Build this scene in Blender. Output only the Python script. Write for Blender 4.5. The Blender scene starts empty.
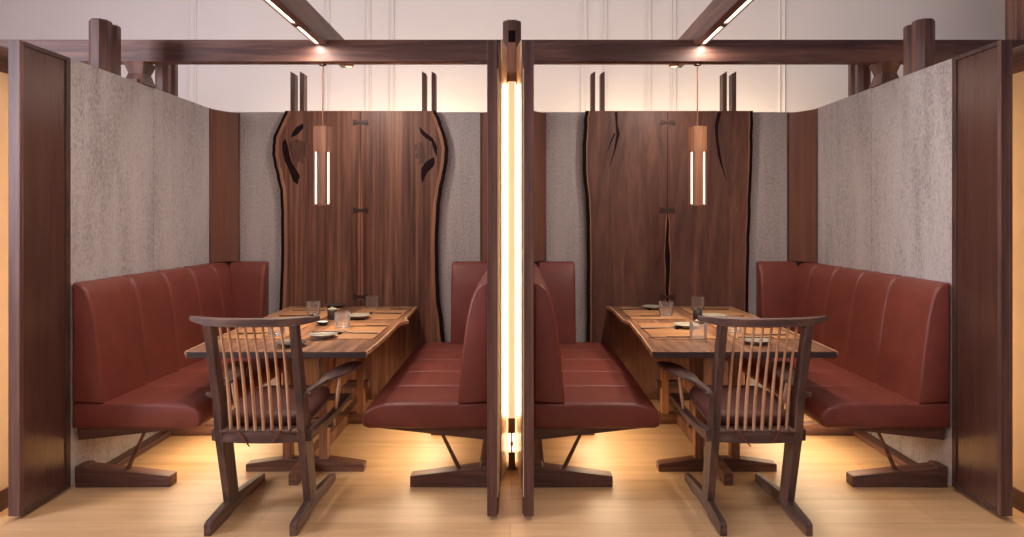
import bpy, bmesh, math, random
from mathutils import Vector, Matrix
random.seed(7)
C = bpy.context.scene.collection
PI = math.pi

# ------------------------------------------------------------------ view geometry
F = 683.0; CX = 518.5; CY = 219.0; CAMX = .038; CAMZ = 1.43
def XZ(px, py, Y):                       # photograph point at a known depth
    return (CAMX+(px-CX)*Y/F, CAMZ-(py-CY)*Y/F)
def XY(px, py, Z):                       # photograph point at a known height
    Y = F*(CAMZ-Z)/(py-CY)
    return (CAMX+(px-CX)*Y/F, Y)

# ------------------------------------------------------------------ materials
def nodes(m):
    m.use_nodes = True
    nt = m.node_tree
    return nt, nt.nodes, nt.links, nt.nodes['Principled BSDF']
def ramp(nt, stops):
    r = nt.nodes.new('ShaderNodeValToRGB')
    e = r.color_ramp.elements
    while len(e) < len(stops): e.new(0.5)
    for i, (p, c) in enumerate(stops):
        e[i].position = p; e[i].color = (c[0], c[1], c[2], 1)
    return r
def lin(r, g, b):
    f = lambda v: (v/255/12.92) if v/255 <= .04045 else ((v/255+.055)/1.055)**2.4
    return (f(r), f(g), f(b))
def wood(name, dark, mid, light, axis='Z', freq=14, rough=.45, stretch=.06, spec=.4, bump=.08, detail=6, distort=.6, rings=0.0):
    m = bpy.data.materials.new(name)
    nt, n, l, p = nodes(m)
    tc = n.new('ShaderNodeTexCoord'); mp = n.new('ShaderNodeMapping')
    s = [1, 1, 1]; s['XYZ'.index(axis)] = stretch
    mp.inputs['Scale'].default_value = s
    l.new(tc.outputs['Object'], mp.inputs['Vector'])
    no = n.new('ShaderNodeTexNoise'); no.inputs['Scale'].default_value = freq
    no.inputs['Detail'].default_value = detail; no.inputs['Roughness'].default_value = .62
    no.inputs['Distortion'].default_value = distort
    l.new(mp.outputs['Vector'], no.inputs['Vector'])
    fine = n.new('ShaderNodeTexNoise'); fine.inputs['Scale'].default_value = freq*7
    fine.inputs['Detail'].default_value = 3
    l.new(mp.outputs['Vector'], fine.inputs['Vector'])
    mix = n.new('ShaderNodeMath'); mix.operation = 'MULTIPLY_ADD'
    mix.inputs[1].default_value = .22
    l.new(fine.outputs['Fac'], mix.inputs[0]); l.new(no.outputs['Fac'], mix.inputs[2])
    src = mix.outputs[0]
    if rings:
        w = n.new('ShaderNodeTexWave'); w.wave_type = 'BANDS'; w.bands_direction = 'X'
        w.inputs['Scale'].default_value = freq*.55; w.inputs['Distortion'].default_value = 5.5
        w.inputs['Detail'].default_value = 3; w.inputs['Detail Scale'].default_value = 1.2
        l.new(mp.outputs['Vector'], w.inputs['Vector'])
        a2 = n.new('ShaderNodeMath'); a2.operation = 'MULTIPLY_ADD'; a2.inputs[1].default_value = rings
        l.new(w.outputs['Fac'], a2.inputs[0]); l.new(src, a2.inputs[2])
        sb = n.new('ShaderNodeMath'); sb.operation = 'SUBTRACT'; sb.inputs[1].default_value = rings*.5
        l.new(a2.outputs[0], sb.inputs[0]); src = sb.outputs[0]
    r = ramp(nt, [(.40, dark), (.60, mid), (.80, light)])
    l.new(src, r.inputs['Fac']); l.new(r.outputs['Color'], p.inputs['Base Color'])
    p.inputs['Roughness'].default_value = rough
    p.inputs['Specular IOR Level'].default_value = spec
    b = n.new('ShaderNodeBump'); b.inputs['Strength'].default_value = bump; b.inputs['Distance'].default_value = .004
    l.new(src, b.inputs['Height']); l.new(b.outputs['Normal'], p.inputs['Normal'])
    return m
def plain(name, col, rough=.5, spec=.5, metal=0.0, var=.0, vscale=20, bump=0.0):
    m = bpy.data.materials.new(name)
    nt, n, l, p = nodes(m)
    p.inputs['Base Color'].default_value = (*col, 1)
    p.inputs['Roughness'].default_value = rough
    p.inputs['Specular IOR Level'].default_value = spec
    p.inputs['Metallic'].default_value = metal
    tc = n.new('ShaderNodeTexCoord'); no = n.new('ShaderNodeTexNoise')
    no.inputs['Scale'].default_value = vscale; no.inputs['Detail'].default_value = 4
    l.new(tc.outputs['Object'], no.inputs['Vector'])
    if var:
        r = ramp(nt, [(.3, tuple(c*(1-var) for c in col)), (.7, tuple(min(1, c*(1+var)) for c in col))])
        l.new(no.outputs['Fac'], r.inputs['Fac']); l.new(r.outputs['Color'], p.inputs['Base Color'])
    if bump:
        b = n.new('ShaderNodeBump'); b.inputs['Strength'].default_value = bump; b.inputs['Distance'].default_value = .003
        l.new(no.outputs['Fac'], b.inputs['Height']); l.new(b.outputs['Normal'], p.inputs['Normal'])
    return m
def emit(name, col, strength):
    m = bpy.data.materials.new(name)
    nt, n, l, p = nodes(m)
    p.inputs['Base Color'].default_value = (.8, .78, .72, 1)
    p.inputs['Emission Color'].default_value = (*col, 1)
    p.inputs['Emission Strength'].default_value = strength
    p.inputs['Roughness'].default_value = .5
    return m
def plaster(name):
    m = bpy.data.materials.new(name)
    nt, n, l, p = nodes(m)
    tc = n.new('ShaderNodeTexCoord')
    mp = n.new('ShaderNodeMapping'); mp.inputs['Scale'].default_value = (1, 1, .14)
    l.new(tc.outputs['Object'], mp.inputs['Vector'])
    streak = n.new('ShaderNodeTexNoise'); streak.inputs['Scale'].default_value = 5.5
    streak.inputs['Detail'].default_value = 5; streak.inputs['Roughness'].default_value = .65
    l.new(mp.outputs['Vector'], streak.inputs['Vector'])
    mp2 = n.new('ShaderNodeMapping'); mp2.inputs['Scale'].default_value = (1, 1, .55)
    l.new(tc.outputs['Object'], mp2.inputs['Vector'])
    speck = n.new('ShaderNodeTexNoise'); speck.inputs['Scale'].default_value = 95
    speck.inputs['Detail'].default_value = 5; speck.inputs['Roughness'].default_value = .75
    l.new(mp2.outputs['Vector'], speck.inputs['Vector'])
    add = n.new('ShaderNodeMath'); add.operation = 'MULTIPLY_ADD'; add.inputs[1].default_value = 1.7
    l.new(speck.outputs['Fac'], add.inputs[0]); l.new(streak.outputs['Fac'], add.inputs[2])
    r = ramp(nt, [(.0, (0, 0, 0)), (1, (1, 1, 1))])
    mr = n.new('ShaderNodeMapRange'); mr.inputs['From Min'].default_value = 1.16; mr.inputs['From Max'].default_value = 1.66
    l.new(add.outputs[0], mr.inputs['Value'])
    r = ramp(nt, [(.0, lin(190, 182, 181)), (.4, lin(180, 172, 170)), (.8, lin(159, 151, 150)), (1, lin(142, 134, 134))])
    l.new(mr.outputs['Result'], r.inputs['Fac']); l.new(r.outputs['Color'], p.inputs['Base Color'])
    p.inputs['Roughness'].default_value = .8; p.inputs['Specular IOR Level'].default_value = .2
    b = n.new('ShaderNodeBump'); b.inputs['Strength'].default_value = .27; b.inputs['Distance'].default_value = .003
    l.new(speck.outputs['Fac'], b.inputs['Height']); l.new(b.outputs['Normal'], p.inputs['Normal'])
    return m
def oak_floor(name):
    m = bpy.data.materials.new(name)
    nt, n, l, p = nodes(m)
    tc = n.new('ShaderNodeTexCoord')
    br = n.new('ShaderNodeTexBrick'); br.offset = .37; br.offset_frequency = 2
    br.inputs['Scale'].default_value = 1.0
    br.inputs['Brick Width'].default_value = 3.2; br.inputs['Row Height'].default_value = .2675
    br.inputs['Mortar Size'].default_value = .0014; br.inputs['Mortar Smooth'].default_value = .2
    br.inputs['Color1'].default_value = (*lin(212, 174, 132), 1); br.inputs['Color2'].default_value = (*lin(198, 159, 117), 1)
    br.inputs['Mortar'].default_value = (*lin(168, 128, 90), 1)
    l.new(tc.outputs['Object'], br.inputs['Vector'])
    mp = n.new('ShaderNodeMapping'); mp.inputs['Scale'].default_value = (.09, 1, 1)
    l.new(tc.outputs['Object'], mp.inputs['Vector'])
    no = n.new('ShaderNodeTexNoise'); no.inputs['Scale'].default_value = 17; no.inputs['Detail'].default_value = 7
    no.inputs['Distortion'].default_value = .8
    l.new(mp.outputs['Vector'], no.inputs['Vector'])
    r = ramp(nt, [(.3, (.80, .77, .74)), (.55, (.95, .94, .93)), (.75, (1.04, 1.04, 1.03))])
    l.new(no.outputs['Fac'], r.inputs['Fac'])
    mx = n.new('ShaderNodeMix'); mx.data_type = 'RGBA'; mx.blend_type = 'MULTIPLY'; mx.inputs['Factor'].default_value = 1
    l.new(br.outputs['Color'], mx.inputs['A']); l.new(r.outputs['Color'], mx.inputs['B'])
    l.new(mx.outputs['Result'], p.inputs['Base Color'])
    p.inputs['Roughness'].default_value = .38; p.inputs['Specular IOR Level'].default_value = .4
    b = n.new('ShaderNodeBump'); b.inputs['Strength'].default_value = .06; b.inputs['Distance'].default_value = .003
    l.new(no.outputs['Fac'], b.inputs['Height']); l.new(b.outputs['Normal'], p.inputs['Normal'])
    return m
def glass(name):
    m = bpy.data.materials.new(name)
    nt, n, l, p = nodes(m)
    out = n['Material Output']; n.remove(p)
    tr = n.new('ShaderNodeBsdfTransparent'); tr.inputs['Color'].default_value = (.99, .99, .99, 1)
    gl = n.new('ShaderNodeBsdfGlossy'); gl.inputs['Roughness'].default_value = .06; gl.inputs['Color'].default_value = (1, 1, 1, 1)
    df = n.new('ShaderNodeBsdfTranslucent'); df.inputs['Color'].default_value = (.95, .95, .96, 1)
    fr = n.new('ShaderNodeFresnel'); fr.inputs['IOR'].default_value = 1.42
    m1 = n.new('ShaderNodeMixShader'); m2 = n.new('ShaderNodeMixShader')
    l.new(fr.outputs['Fac'], m1.inputs[0]); l.new(tr.outputs[0], m1.inputs[1]); l.new(gl.outputs[0], m1.inputs[2])
    m2.inputs[0].default_value = .10
    l.new(m1.outputs[0], m2.inputs[1]); l.new(df.outputs[0], m2.inputs[2])
    l.new(m2.outputs[0], out.inputs['Surface'])
    return m

WD, WM, WL = lin(58, 39, 36), lin(98, 67, 59), lin(136, 98, 82)
M = {}
M['walnut_x'] = wood('walnut_lengthwise', WD, WM, WL, 'X', 11)
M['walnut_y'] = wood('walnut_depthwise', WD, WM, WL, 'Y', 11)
M['walnut_z'] = wood('walnut_upright', WD, WM, WL, 'Z', 11)
M['chair'] = wood('chair_walnut', lin(50, 36, 36), lin(84, 62, 56), lin(120, 88, 74), 'Z', 16)
M['chair_y'] = wood('chair_walnut_depthwise', lin(50, 36, 36), lin(84, 62, 56), lin(120, 88, 74), 'Y', 16)
M['chair_x'] = wood('chair_walnut_lengthwise', lin(50, 36, 36), lin(84, 62, 56), lin(120, 88, 74), 'X', 16)
M['hickory'] = wood('pale_hickory', lin(160, 116, 88), lin(198, 152, 118), lin(218, 176, 142), 'Z', 22)
M['slab_stripe'] = wood('striped_walnut_slab', lin(64, 40, 34), lin(104, 67, 52), lin(138, 96, 74), 'Z', 15, rough=.45, stretch=.04, distort=.8, rings=.08)
M['slab_calm'] = wood('calm_walnut_slab', lin(70, 44, 37), lin(98, 63, 50), lin(120, 80, 64), 'Z', 7, rough=.5, stretch=.14, distort=1.6, rings=.04)
M['table'] = wood('table_walnut', lin(92, 62, 48), lin(132, 92, 68), lin(172, 126, 94), 'Y', 10, rough=.36, stretch=.10, distort=1.2, rings=.08)
M['table_leg'] = wood('table_leg_walnut', lin(85, 52, 36), lin(136, 90, 60), lin(170, 120, 84), 'Z', 13)
M['table_foot'] = wood('table_foot_walnut', lin(66, 42, 34), lin(106, 70, 52), lin(140, 98, 72), 'X', 13)
M['mat'] = wood('placemat_wood', lin(136, 94, 62), lin(166, 119, 80), lin(188, 142, 100), 'X', 14, rough=.4, stretch=.12)
M['sap'] = wood('sapwood', lin(170, 124, 88), lin(196, 150, 110), lin(214, 172, 132), 'Z', 12)
M['sap_dim'] = wood('reddish_sapwood', lin(120, 78, 58), lin(150, 102, 76), lin(172, 122, 92), 'Z', 12)
M['bark'] = plain('bark', lin(30, 20, 22), .9, .1, var=.4, vscale=40, bump=.6)
M['bark_void'] = plain('dark_void', lin(34, 22, 24), .9, .1, var=.3, vscale=60, bump=.5)
M['burl'] = wood('dark_burl', lin(60, 38, 33), lin(84, 54, 44), lin(112, 75, 59), 'Z', 15, stretch=.1, distort=2.5)
M['key'] = wood('butterfly_walnut', lin(44, 28, 26), lin(66, 42, 36), lin(86, 56, 46), 'X', 14)
M['veneer'] = wood('brown_veneer', lin(70, 44, 38), lin(78, 50, 43), lin(86, 56, 47), 'Z', 20, rough=.27, stretch=.04, bump=.015, spec=.9)
M['frame'] = wood('dark_frame_wood', lin(52, 36, 33), lin(70, 48, 43), lin(92, 64, 56), 'Z', 14, stretch=.2)
M['corner'] = wood('corner_veneer', lin(104, 68, 56), lin(118, 78, 63), lin(128, 86, 70), 'Z', 20, rough=.45, stretch=.04, bump=.03)
M['leather'] = plain('russet_leather', lin(119, 58, 47), .42, .45, var=.10, vscale=9, bump=.05)
M['leather_dark'] = plain('dark_brown_leather', lin(88, 52, 46), .58, .35, var=.12, vscale=9, bump=.05)
M['plaster'] = plaster('mottled_plaster')
M['cream'] = plain('cream_paint', lin(226, 206, 178), .7, .3, var=.03, vscale=4)
M['white'] = plain('warm_white_paint', lin(214, 208, 207), .85, .2, var=.02, vscale=2)
M['ceil'] = plain('ceiling_paint', lin(225, 215, 210), .9, .1, var=.02, vscale=2)
M['floor'] = oak_floor('oak_planks')
M['metal'] = plain('dark_bronze', lin(92, 66, 52), .4, .5, metal=.4, var=.1)
M['brass'] = plain('brass', lin(176, 120, 70), .3, .5, metal=.9, var=.08)
M['cord'] = plain('copper_cord', lin(150, 96, 66), .5, .4, var=.1)
M['lamp_wood'] = wood('lamp_oak', lin(128, 84, 60), lin(164, 112, 80), lin(186, 134, 98), 'Z', 24)
M['lamp_wood_dark'] = wood('lamp_walnut', lin(112, 76, 60), lin(146, 102, 80), lin(168, 122, 98), 'Z', 24)
M['led'] = emit('led_tube', (1, .80, .58), 4.5)
M['led_beam'] = emit('led_beam_strip', (1, .80, .58), 7)
M['reflector'] = wood('pale_reflector_wood', lin(214, 180, 146), lin(226, 194, 160), lin(234, 206, 176), 'Z', 16, rough=.4, bump=.02)
M['led_low'] = emit('led_low_strip', (1, .80, .58), 9)
M['led_edge'] = emit('led_bright_edge', (1, .84, .66), 7)
M['glow_bar'] = emit('glowing_wood_bar', (1, .66, .34), .62)  # wooden bar's lit front put in as a dim glow of its own
M['lens'] = emit('dim_lens', (1, .78, .55), 1.2)
M['end'] = wood('shaded_end_grain', lin(44, 32, 32), lin(58, 43, 42), lin(74, 56, 52), 'X', 18)  # end grain, darkened further to put in the front edge's shade
M['plate'] = plain('grey_stoneware', lin(148, 142, 128), .4, .5, var=.12, vscale=30)
M['plate_dark'] = plain('dark_stoneware', lin(70, 58, 52), .45, .5, var=.15, vscale=30)
M['cup'] = plain('black_stoneware', lin(46, 42, 40), .4, .5, var=.2, vscale=40)
M['white_ware'] = plain('white_porcelain', lin(214, 206, 194), .3, .5, var=.04)
M['steel'] = plain('dark_steel', lin(90, 76, 66), .3, .5, metal=.8, var=.1)
M['stick'] = wood('chopstick_wood', lin(48, 28, 22), lin(70, 42, 32), lin(96, 60, 44), 'X', 20)
M['glass'] = glass('clear_glass')

# ------------------------------------------------------------------ mesh builder
class B:
    def __init__(s): s.bm = bmesh.new()
    def face(s, pts):
        return s.bm.faces.new([s.bm.verts.new(p) for p in pts])
    def loft(s, rings, cap=True, closed=True):
        R = [[s.bm.verts.new(p) for p in r] for r in rings]
        n = len(R[0])
        for a, b in zip(R, R[1:]):
            for i in range(n if closed else n-1):
                j = (i+1) % n
                s.bm.faces.new((a[i], a[j], b[j], b[i]))
        if cap and closed:
            s.bm.faces.new(list(reversed(R[0]))); s.bm.faces.new(R[-1])
        return s
    def box(s, x0, x1, y0, y1, z0, z1):
        return s.loft([[(x0, y0, z), (x1, y0, z), (x1, y1, z), (x0, y1, z)] for z in (z0, z1)])
    def prism(s, poly, axis, a0, a1):
        def P(u, v, a):
            return {'X': (a, u, v), 'Y': (u, a, v), 'Z': (u, v, a)}[axis]
        return s.loft([[P(u, v, a) for u, v in poly] for a in (a0, a1)])
    def tube(s, pts, rad, n=8):
        pts = [Vector(p) for p in pts]
        if not isinstance(rad, (list, tuple)): rad = [rad]*len(pts)
        rings = []
        for i, p in enumerate(pts):
            t = (pts[min(i+1, len(pts)-1)]-pts[max(i-1, 0)]).normalized()
            ref = Vector((1, 0, 0)) if abs(t.x) < .9 else Vector((0, 1, 0))
            u = t.cross(ref).normalized(); v = t.cross(u)
            rings.append([p+(u*math.cos(2*PI*k/n)+v*math.sin(2*PI*k/n))*rad[i] for k in range(n)])
        return s.loft(rings)
    def lathe(s, prof, n=24, c=(0, 0, 0)):
        rings = [[(c[0]+max(r, 1e-4)*math.cos(2*PI*k/n), c[1]+max(r, 1e-4)*math.sin(2*PI*k/n), c[2]+z) for k in range(n)] for r, z in prof]
        return s.loft(rings)
    def build(s, name, mat, parent=None, loc=(0, 0, 0), bevel=0, seg=2, smooth=35, flip=1, sub=0):
        if flip < 0:
            for v in s.bm.verts: v.co.x = -v.co.x
        bmesh.ops.recalc_face_normals(s.bm, faces=s.bm.faces)
        me = bpy.data.meshes.new(name); s.bm.to_mesh(me); s.bm.free()
        o = bpy.data.objects.new(name, me); C.objects.link(o)
        me.materials.append(M[mat] if isinstance(mat, str) else mat)
        o.location = loc
        if parent: o.parent = parent
        me.shade_smooth()
        me.set_sharp_from_angle(angle=math.radians(smooth))
        if bevel:
            b = o.modifiers.new('bevel', 'BEVEL'); b.width = bevel; b.segments = seg
            b.limit_method = 'ANGLE'; b.angle_limit = math.radians(35)
        if sub:
            b = o.modifiers.new('sub', 'SUBSURF'); b.levels = sub; b.render_levels = sub
        return o
def tag(o, label, cat, group=None, kind='thing'):
    o['label'] = label; o['category'] = cat; o['kind'] = kind
    if group: o['group'] = group
    return o
def thing(name, loc, label, cat, group=None, rz=0):
    o = bpy.data.objects.new(name, None); C.objects.link(o)
    o.location = loc; o.rotation_euler = (0, 0, rz); o.empty_display_size = .1
    return tag(o, label, cat, group)
def struct(o):
    o['kind'] = 'structure'; return o
def dup(o, loc, label, group=None, rz=None):
    r = o.copy(); C.objects.link(r); r.location = loc; r['label'] = label
    if rz is not None: r.rotation_euler = (0, 0, rz)
    if group: r['group'] = group
    for ch in o.children:
        c = ch.copy(); C.objects.link(c); c.parent = r
        for g in ch.children:
            d = g.copy(); C.objects.link(d); d.parent = c
    return r
def inset(poly, d):                      # move a closed 2-D outline inwards (d may be a list)
    n = len(poly); area = sum(poly[i][0]*poly[(i+1) % n][1]-poly[(i+1) % n][0]*poly[i][1] for i in range(n))
    sg = 1 if area > 0 else -1; out = []
    for i in range(n):
        a, b, c = Vector(poly[i-1]), Vector(poly[i]), Vector(poly[(i+1) % n])
        e1 = (b-a).normalized(); e2 = (c-b).normalized()
        n1 = Vector((-e1.y, e1.x))*sg; n2 = Vector((-e2.y, e2.x))*sg
        m = (n1+n2); m = m.normalized() if m.length > 1e-6 else n1
        k = 1/max(.5, m.dot(n1))
        dd = d[i] if isinstance(d, list) else d
        out.append((b.x+m.x*dd*k, b.y+m.y*dd*k))
    return out

# ------------------------------------------------------------------ the room
YF, YB, WT = 3.237, 5.46, 2.28           # booth front, booth back, partition top
OX, OX2 = 2.325, 2.381                   # outer partitions
IX, IX2 = .111, .064                     # centre partitions
YW = 7.6                                 # room wall behind the booths
struct(B().box(-7, 7, -1.5, YW, -.1, 0).build('floor', 'floor'))
struct(B().box(-7, 7, YW, YW+.1, 0, 4.6).build('wall_back', 'white'))
struct(B().box(-7.1, -7, 2.4, YW, 0, 4.6).build('wall_left', 'white'))
struct(B().box(7, 7.1, 2.4, YW, 0, 4.6).build('wall_right', 'white'))
struct(B().box(-7, 7, 2.4, YW, 4.6, 4.7).build('ceiling', 'ceil'))
for i, (a, b) in enumerate([(189.5, 197), (325, 330), (365.5, 371), (389.5, 394.5), (580.5, 587), (602, 607), (645.5, 651), (671, 676), (778.5, 785)]):
    x0, x1 = CAMX+(a-CX)*YW/F, CAMX+(b-CX)*YW/F
    m = B(); w = x1-x0
    prof = [(x0, YW), (x0, YW-.016), (x0+w*.12, YW-.022), (x0+w*.22, YW-.012), (x0+w*.5, YW-.006), (x0+w*.78, YW-.012), (x0+w*.88, YW-.022), (x1, YW-.016), (x1, YW)]
    m.loft([[(x, y, z) for x, y in prof] for z in (0.12, 4.6)])
    struct(m.build('trim_%d' % (i+1), 'white', smooth=20))
struct(B().box(-7, 7, YW-.03, YW, 0, .12).build('baseboard_back', 'white'))

# tall dark pillar far behind the right booth
pil = B()
pil.box(4.735, 5.40, 6.45, 6.60, 0.10, 4.6)
pillar = pil.build('pillar', 'walnut_z', bevel=.01)
tag(pillar, 'tall dark wooden pillar rising behind the right outer partition', 'pillar')
B().box(4.70, 5.43, 6.42, 6.63, 0, .10).build('plinth', 'walnut_x', pillar, bevel=.006)

# ------------------------------------------------------------------ partitions
def partition(s, xf, xb, label, corner_to):
    """s: +1 booth lies towards +x of the face xf; xf face to the booth, xb face to the cavity (absolute values already signed)"""
    t = thing('partition', ((xf+xb)/2, YF, 0), label, 'partition')
    cx = (xf+xb)/2
    L = lambda x: x-cx
    lo, hi = min(L(xf), L(xb)), max(L(xf), L(xb))
    z0 = .02
    yA, yS, yE = .368, 1.193, 1.995
    # frame of the brown leading panel
    f = B()
    f.box(lo, hi, 0, .026, z0, WT)
    f.build('front_edge', 'walnut_z', t, bevel=.002)
    f = B()
    f.box(lo, hi, .026, yA, WT-.022, WT)
    f.build('top_rail', 'frame', t, bevel=.0015)
    f = B(); f.box(lo, hi, .026, yA, z0, z0+.022); f.build('bottom_rail', 'frame', t, bevel=.0015)
    f = B(); f.box(lo, hi, yA-.034, yA, z0+.022, WT-.022); f.build('rear_stile', 'frame', t, bevel=.0015)
    q = B(); q.box(lo+.007, hi-.007, .026, yA-.034, z0+.022, WT-.022); q.build('veneer_panel', 'veneer', t)
    for a, b in ((yA, yS-.0025), (yS+.0025, 2.222)):
        p = B(); p.box(lo+.002, hi-.002, a, b, z0, WT); p.build('plaster_panel', 'plaster', t, bevel=.003)
    c = B(); c.box(lo+.012, hi-.012, yS-.004, yS+.004, z0, WT-.004); c.build('joint_strip', 'metal', t)
    # cavity lining on the far side from the booth
    k = B()
    if s > 0: k.box(lo-.004, lo+.001, .03, 2.2, .10, WT-.13)
    else: k.box(hi-.001, hi+.004, .03, 2.2, .10, WT-.13)
    k.build('cavity_lining', 'cream', t)
    k = B()
    if s > 0: k.box(lo-.006, lo+.001, .03, 2.2, WT-.13, WT-.005)
    else: k.box(hi-.001, hi+.006, .03, 2.2, WT-.13, WT-.005)
    k.build('cavity_rail', 'walnut_y', t)
    k = B()
    if s > 0: k.box(lo-.006, lo+.001, .03, 2.2, z0, .10)
    else: k.box(hi-.001, hi+.006, .03, 2.2, z0, .10)
    k.build('cavity_rail', 'walnut_y', t)
    # concave veneered corner between side and back
    xe = L(corner_to); x0 = L(xf)
    c = B(); ring = []
    n = 10
    for i in range(n+1):
        a = i/n*PI/2
        u = 1-math.cos(a); v = math.sin(a)
        ring.append((x0+(xe-x0)*(.35*u+.65*i/n), yE+(2.222-yE)*(.35*v+.65*i/n)))
    ring2 = ring + [(x0, 2.222)]
    c.prism(ring2, 'Z', 1.096, WT-.004)
    c.build('corner_panel', 'corner', t, smooth=60)
    c = B()
    for (px, py) in (ring[0], ring[-1]):
        c.box(px-.006, px+.006, py-.010, py-.001, 1.096, WT-.002)
    c.build('corner_bead', 'walnut_z', t)
    return t
partition(1, -OX, -OX2, 'tall partition on the outer left, with brown leading panel and grey plaster', -2.192)
partition(-1, OX, OX2, 'tall partition on the outer right, with brown leading panel and grey plaster', 2.190)
partition(-1, -IX, -IX2, 'central partition left of the glowing slot, backing the left booth\'s inner bench', -.262)
partition(1, IX, IX2, 'central partition right of the glowing slot, backing the right booth\'s inner bench', .255)
# the neighbouring units' partitions beyond the outer cavities
for s, lab in ((-1, 'sliver of neighbouring partition lit warm at the far left edge'), (1, 'sliver of neighbouring partition lit warm at the far right edge')):
    t = thing('neighbour_partition', (s*2.525, YF, 0), lab, 'partition')
    B().box(-.028, .028, 0, 2.222, WT-.13, WT).build('top_rail', 'walnut_y', t, bevel=.003)
    B().box(-.028, .028, .0, 2.222, .10, WT-.13).build('lit_panel', 'cream', t)
    B().box(-.034, .034, .0, 2.222, .0, .10).build('skirting', 'walnut_y', t, bevel=.002)
# back partitions
for s, x0, x1, lab in ((-1, -OX+.0, -IX, 'grey mottled plaster panel behind the striped slab of the left booth'), (1, IX, OX-.0, 'grey mottled plaster panel behind the calm brown slab of the right booth')):
    t = thing('back_panel', ((x0+x1)/2, YB, 0), lab, 'wall panel')
    w = (x1-x0)/2
    B().box(-w, w, 0, .05, .02, WT+.005).build('plaster_sheet', 'plaster', t)
    B().box(-w, w, .05, .09, .02, WT-.01).build('backing_board', 'walnut_x', t)
    B().box(-w, w, .0, .08, .0, .02).build('sole_plate', 'walnut_x', t)

# ------------------------------------------------------------------ upright posts, crossbeam, brackets
def octo(rx, ry):
    c = .42
    return [(-rx*c, -ry), (rx*c, -ry), (rx, -ry*c), (rx, ry*c), (rx*c, ry), (-rx*c, ry), (-rx, ry*c), (-rx, -ry*c)]
ZP = 2.578
def octpost(x, y, label, group=None, z0=0.0, r=.055):
    b = B()
    b.loft([[(u, v, z) for u, v in octo(r*k, r*k)] for z, k in ((z0, 1), (ZP-.008, 1), (ZP, .9))])
    o = b.build('octagonal_post', 'walnut_z', loc=(x, y, 0), smooth=20)
    tag(o, label, 'post', group)
    return o
sidename = {-1: 'left', 1: 'right'}
for s in (-1, 1):
    n = sidename[s]
    xx = s*2.438
    octpost(xx+s*-.056, 3.955, 'eight-sided walnut post foremost above the %s outer partition' % n, z0=WT+.001)
    octpost(xx+s*-.056, 4.062, 'eight-sided walnut post just behind the foremost one, %s outer partition' % n, z0=WT+.001, r=.045)
    octpost(xx+s*-.056, 4.65, 'dark walnut post just behind the crossbeam on the %s outer partition' % n, z0=WT+.001, r=.045)
    octpost(xx+s*-.056, 4.745, 'farther dark walnut post behind the crossbeam on the %s outer partition' % n, z0=WT+.001, r=.045)
# centre post with mortise; the groove's light is put in as paler wood
cp = thing('slot_post', (0, 3.99, 0), 'eight-sided walnut post topping the glowing slot between the booths', 'post')
b = B(); b.loft([[(u, v, z) for u, v in octo(.053*k, .055*k)] for z, k in ((2.20, 1), (ZP-.006, 1), (ZP+.002, .92))]); b.build('post_head', 'walnut_z', cp, smooth=20)
B().box(-.020, .020, -.063, -.05, 2.448, 2.515).build('mortise_plug', 'bark', cp, bevel=.002)
B().box(-.021, .021, -.060, -.05, 2.20, 2.447).build('groove_strip', 'sap_dim', cp)
B().box(-.053, .053, -.055, .055, 0.0, .055).build('post_foot', 'walnut_z', cp, bevel=.003)
B().box(-.030, .030, -.02, .05, .055, 2.20).build('post_core', 'walnut_z', cp)

# warm light column in the slot
def light_column(x, label):
    t = thing('light_column', (x, 3.88, 0), label, 'light')
    for s in (-1, 1):
        b = B(); b.loft([[(s*.0265, .0, z), (s*.0545, -.20, z), (s*.0565, -.195, z), (s*.030, .012, z)] for z in (.02, 2.40)])
        b.build('reflector_board', 'reflector', t)
    B().box(-.020, .020, -.11, .0, .33, 2.19).build('glow_bar', 'glow_bar', t, bevel=.002)
    for s in (-1, 1):
        B().box(min(s*.0200, s*.0212), max(s*.0200, s*.0212), -.105, -.004, .33, 2.185).build('light_strip', 'led_edge', t)
    B().box(-.016, .016, -.006, .001, .05, .33).build('lower_light_strip', 'led_low', t)
    B().box(-.020, .020, -.034, -.010, .222, .318).build('upper_bracket', 'metal', t, bevel=.003)
    b = B(); b.tube([(0, -.022, .222), (0, -.022, .11)], .0065, 10); b.build('tie_rod', 'brass', t)
    b = B(); b.lathe([(.0, .150), (.011, .152), (.011, .172), (.0, .174)], 12, (0, -.022, 0)); b.build('rod_nut', 'brass', t)
    B().box(-.019, .019, -.036, -.008, .012, .115).build('lower_bracket', 'metal', t, bevel=.003)
    B().box(-.026, .026, .002, .02, .02, 2.2).build('back_board', 'reflector', t)
    return t
lc = light_column(0, 'tall warm light column glowing in the slot between the two booths')

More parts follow.
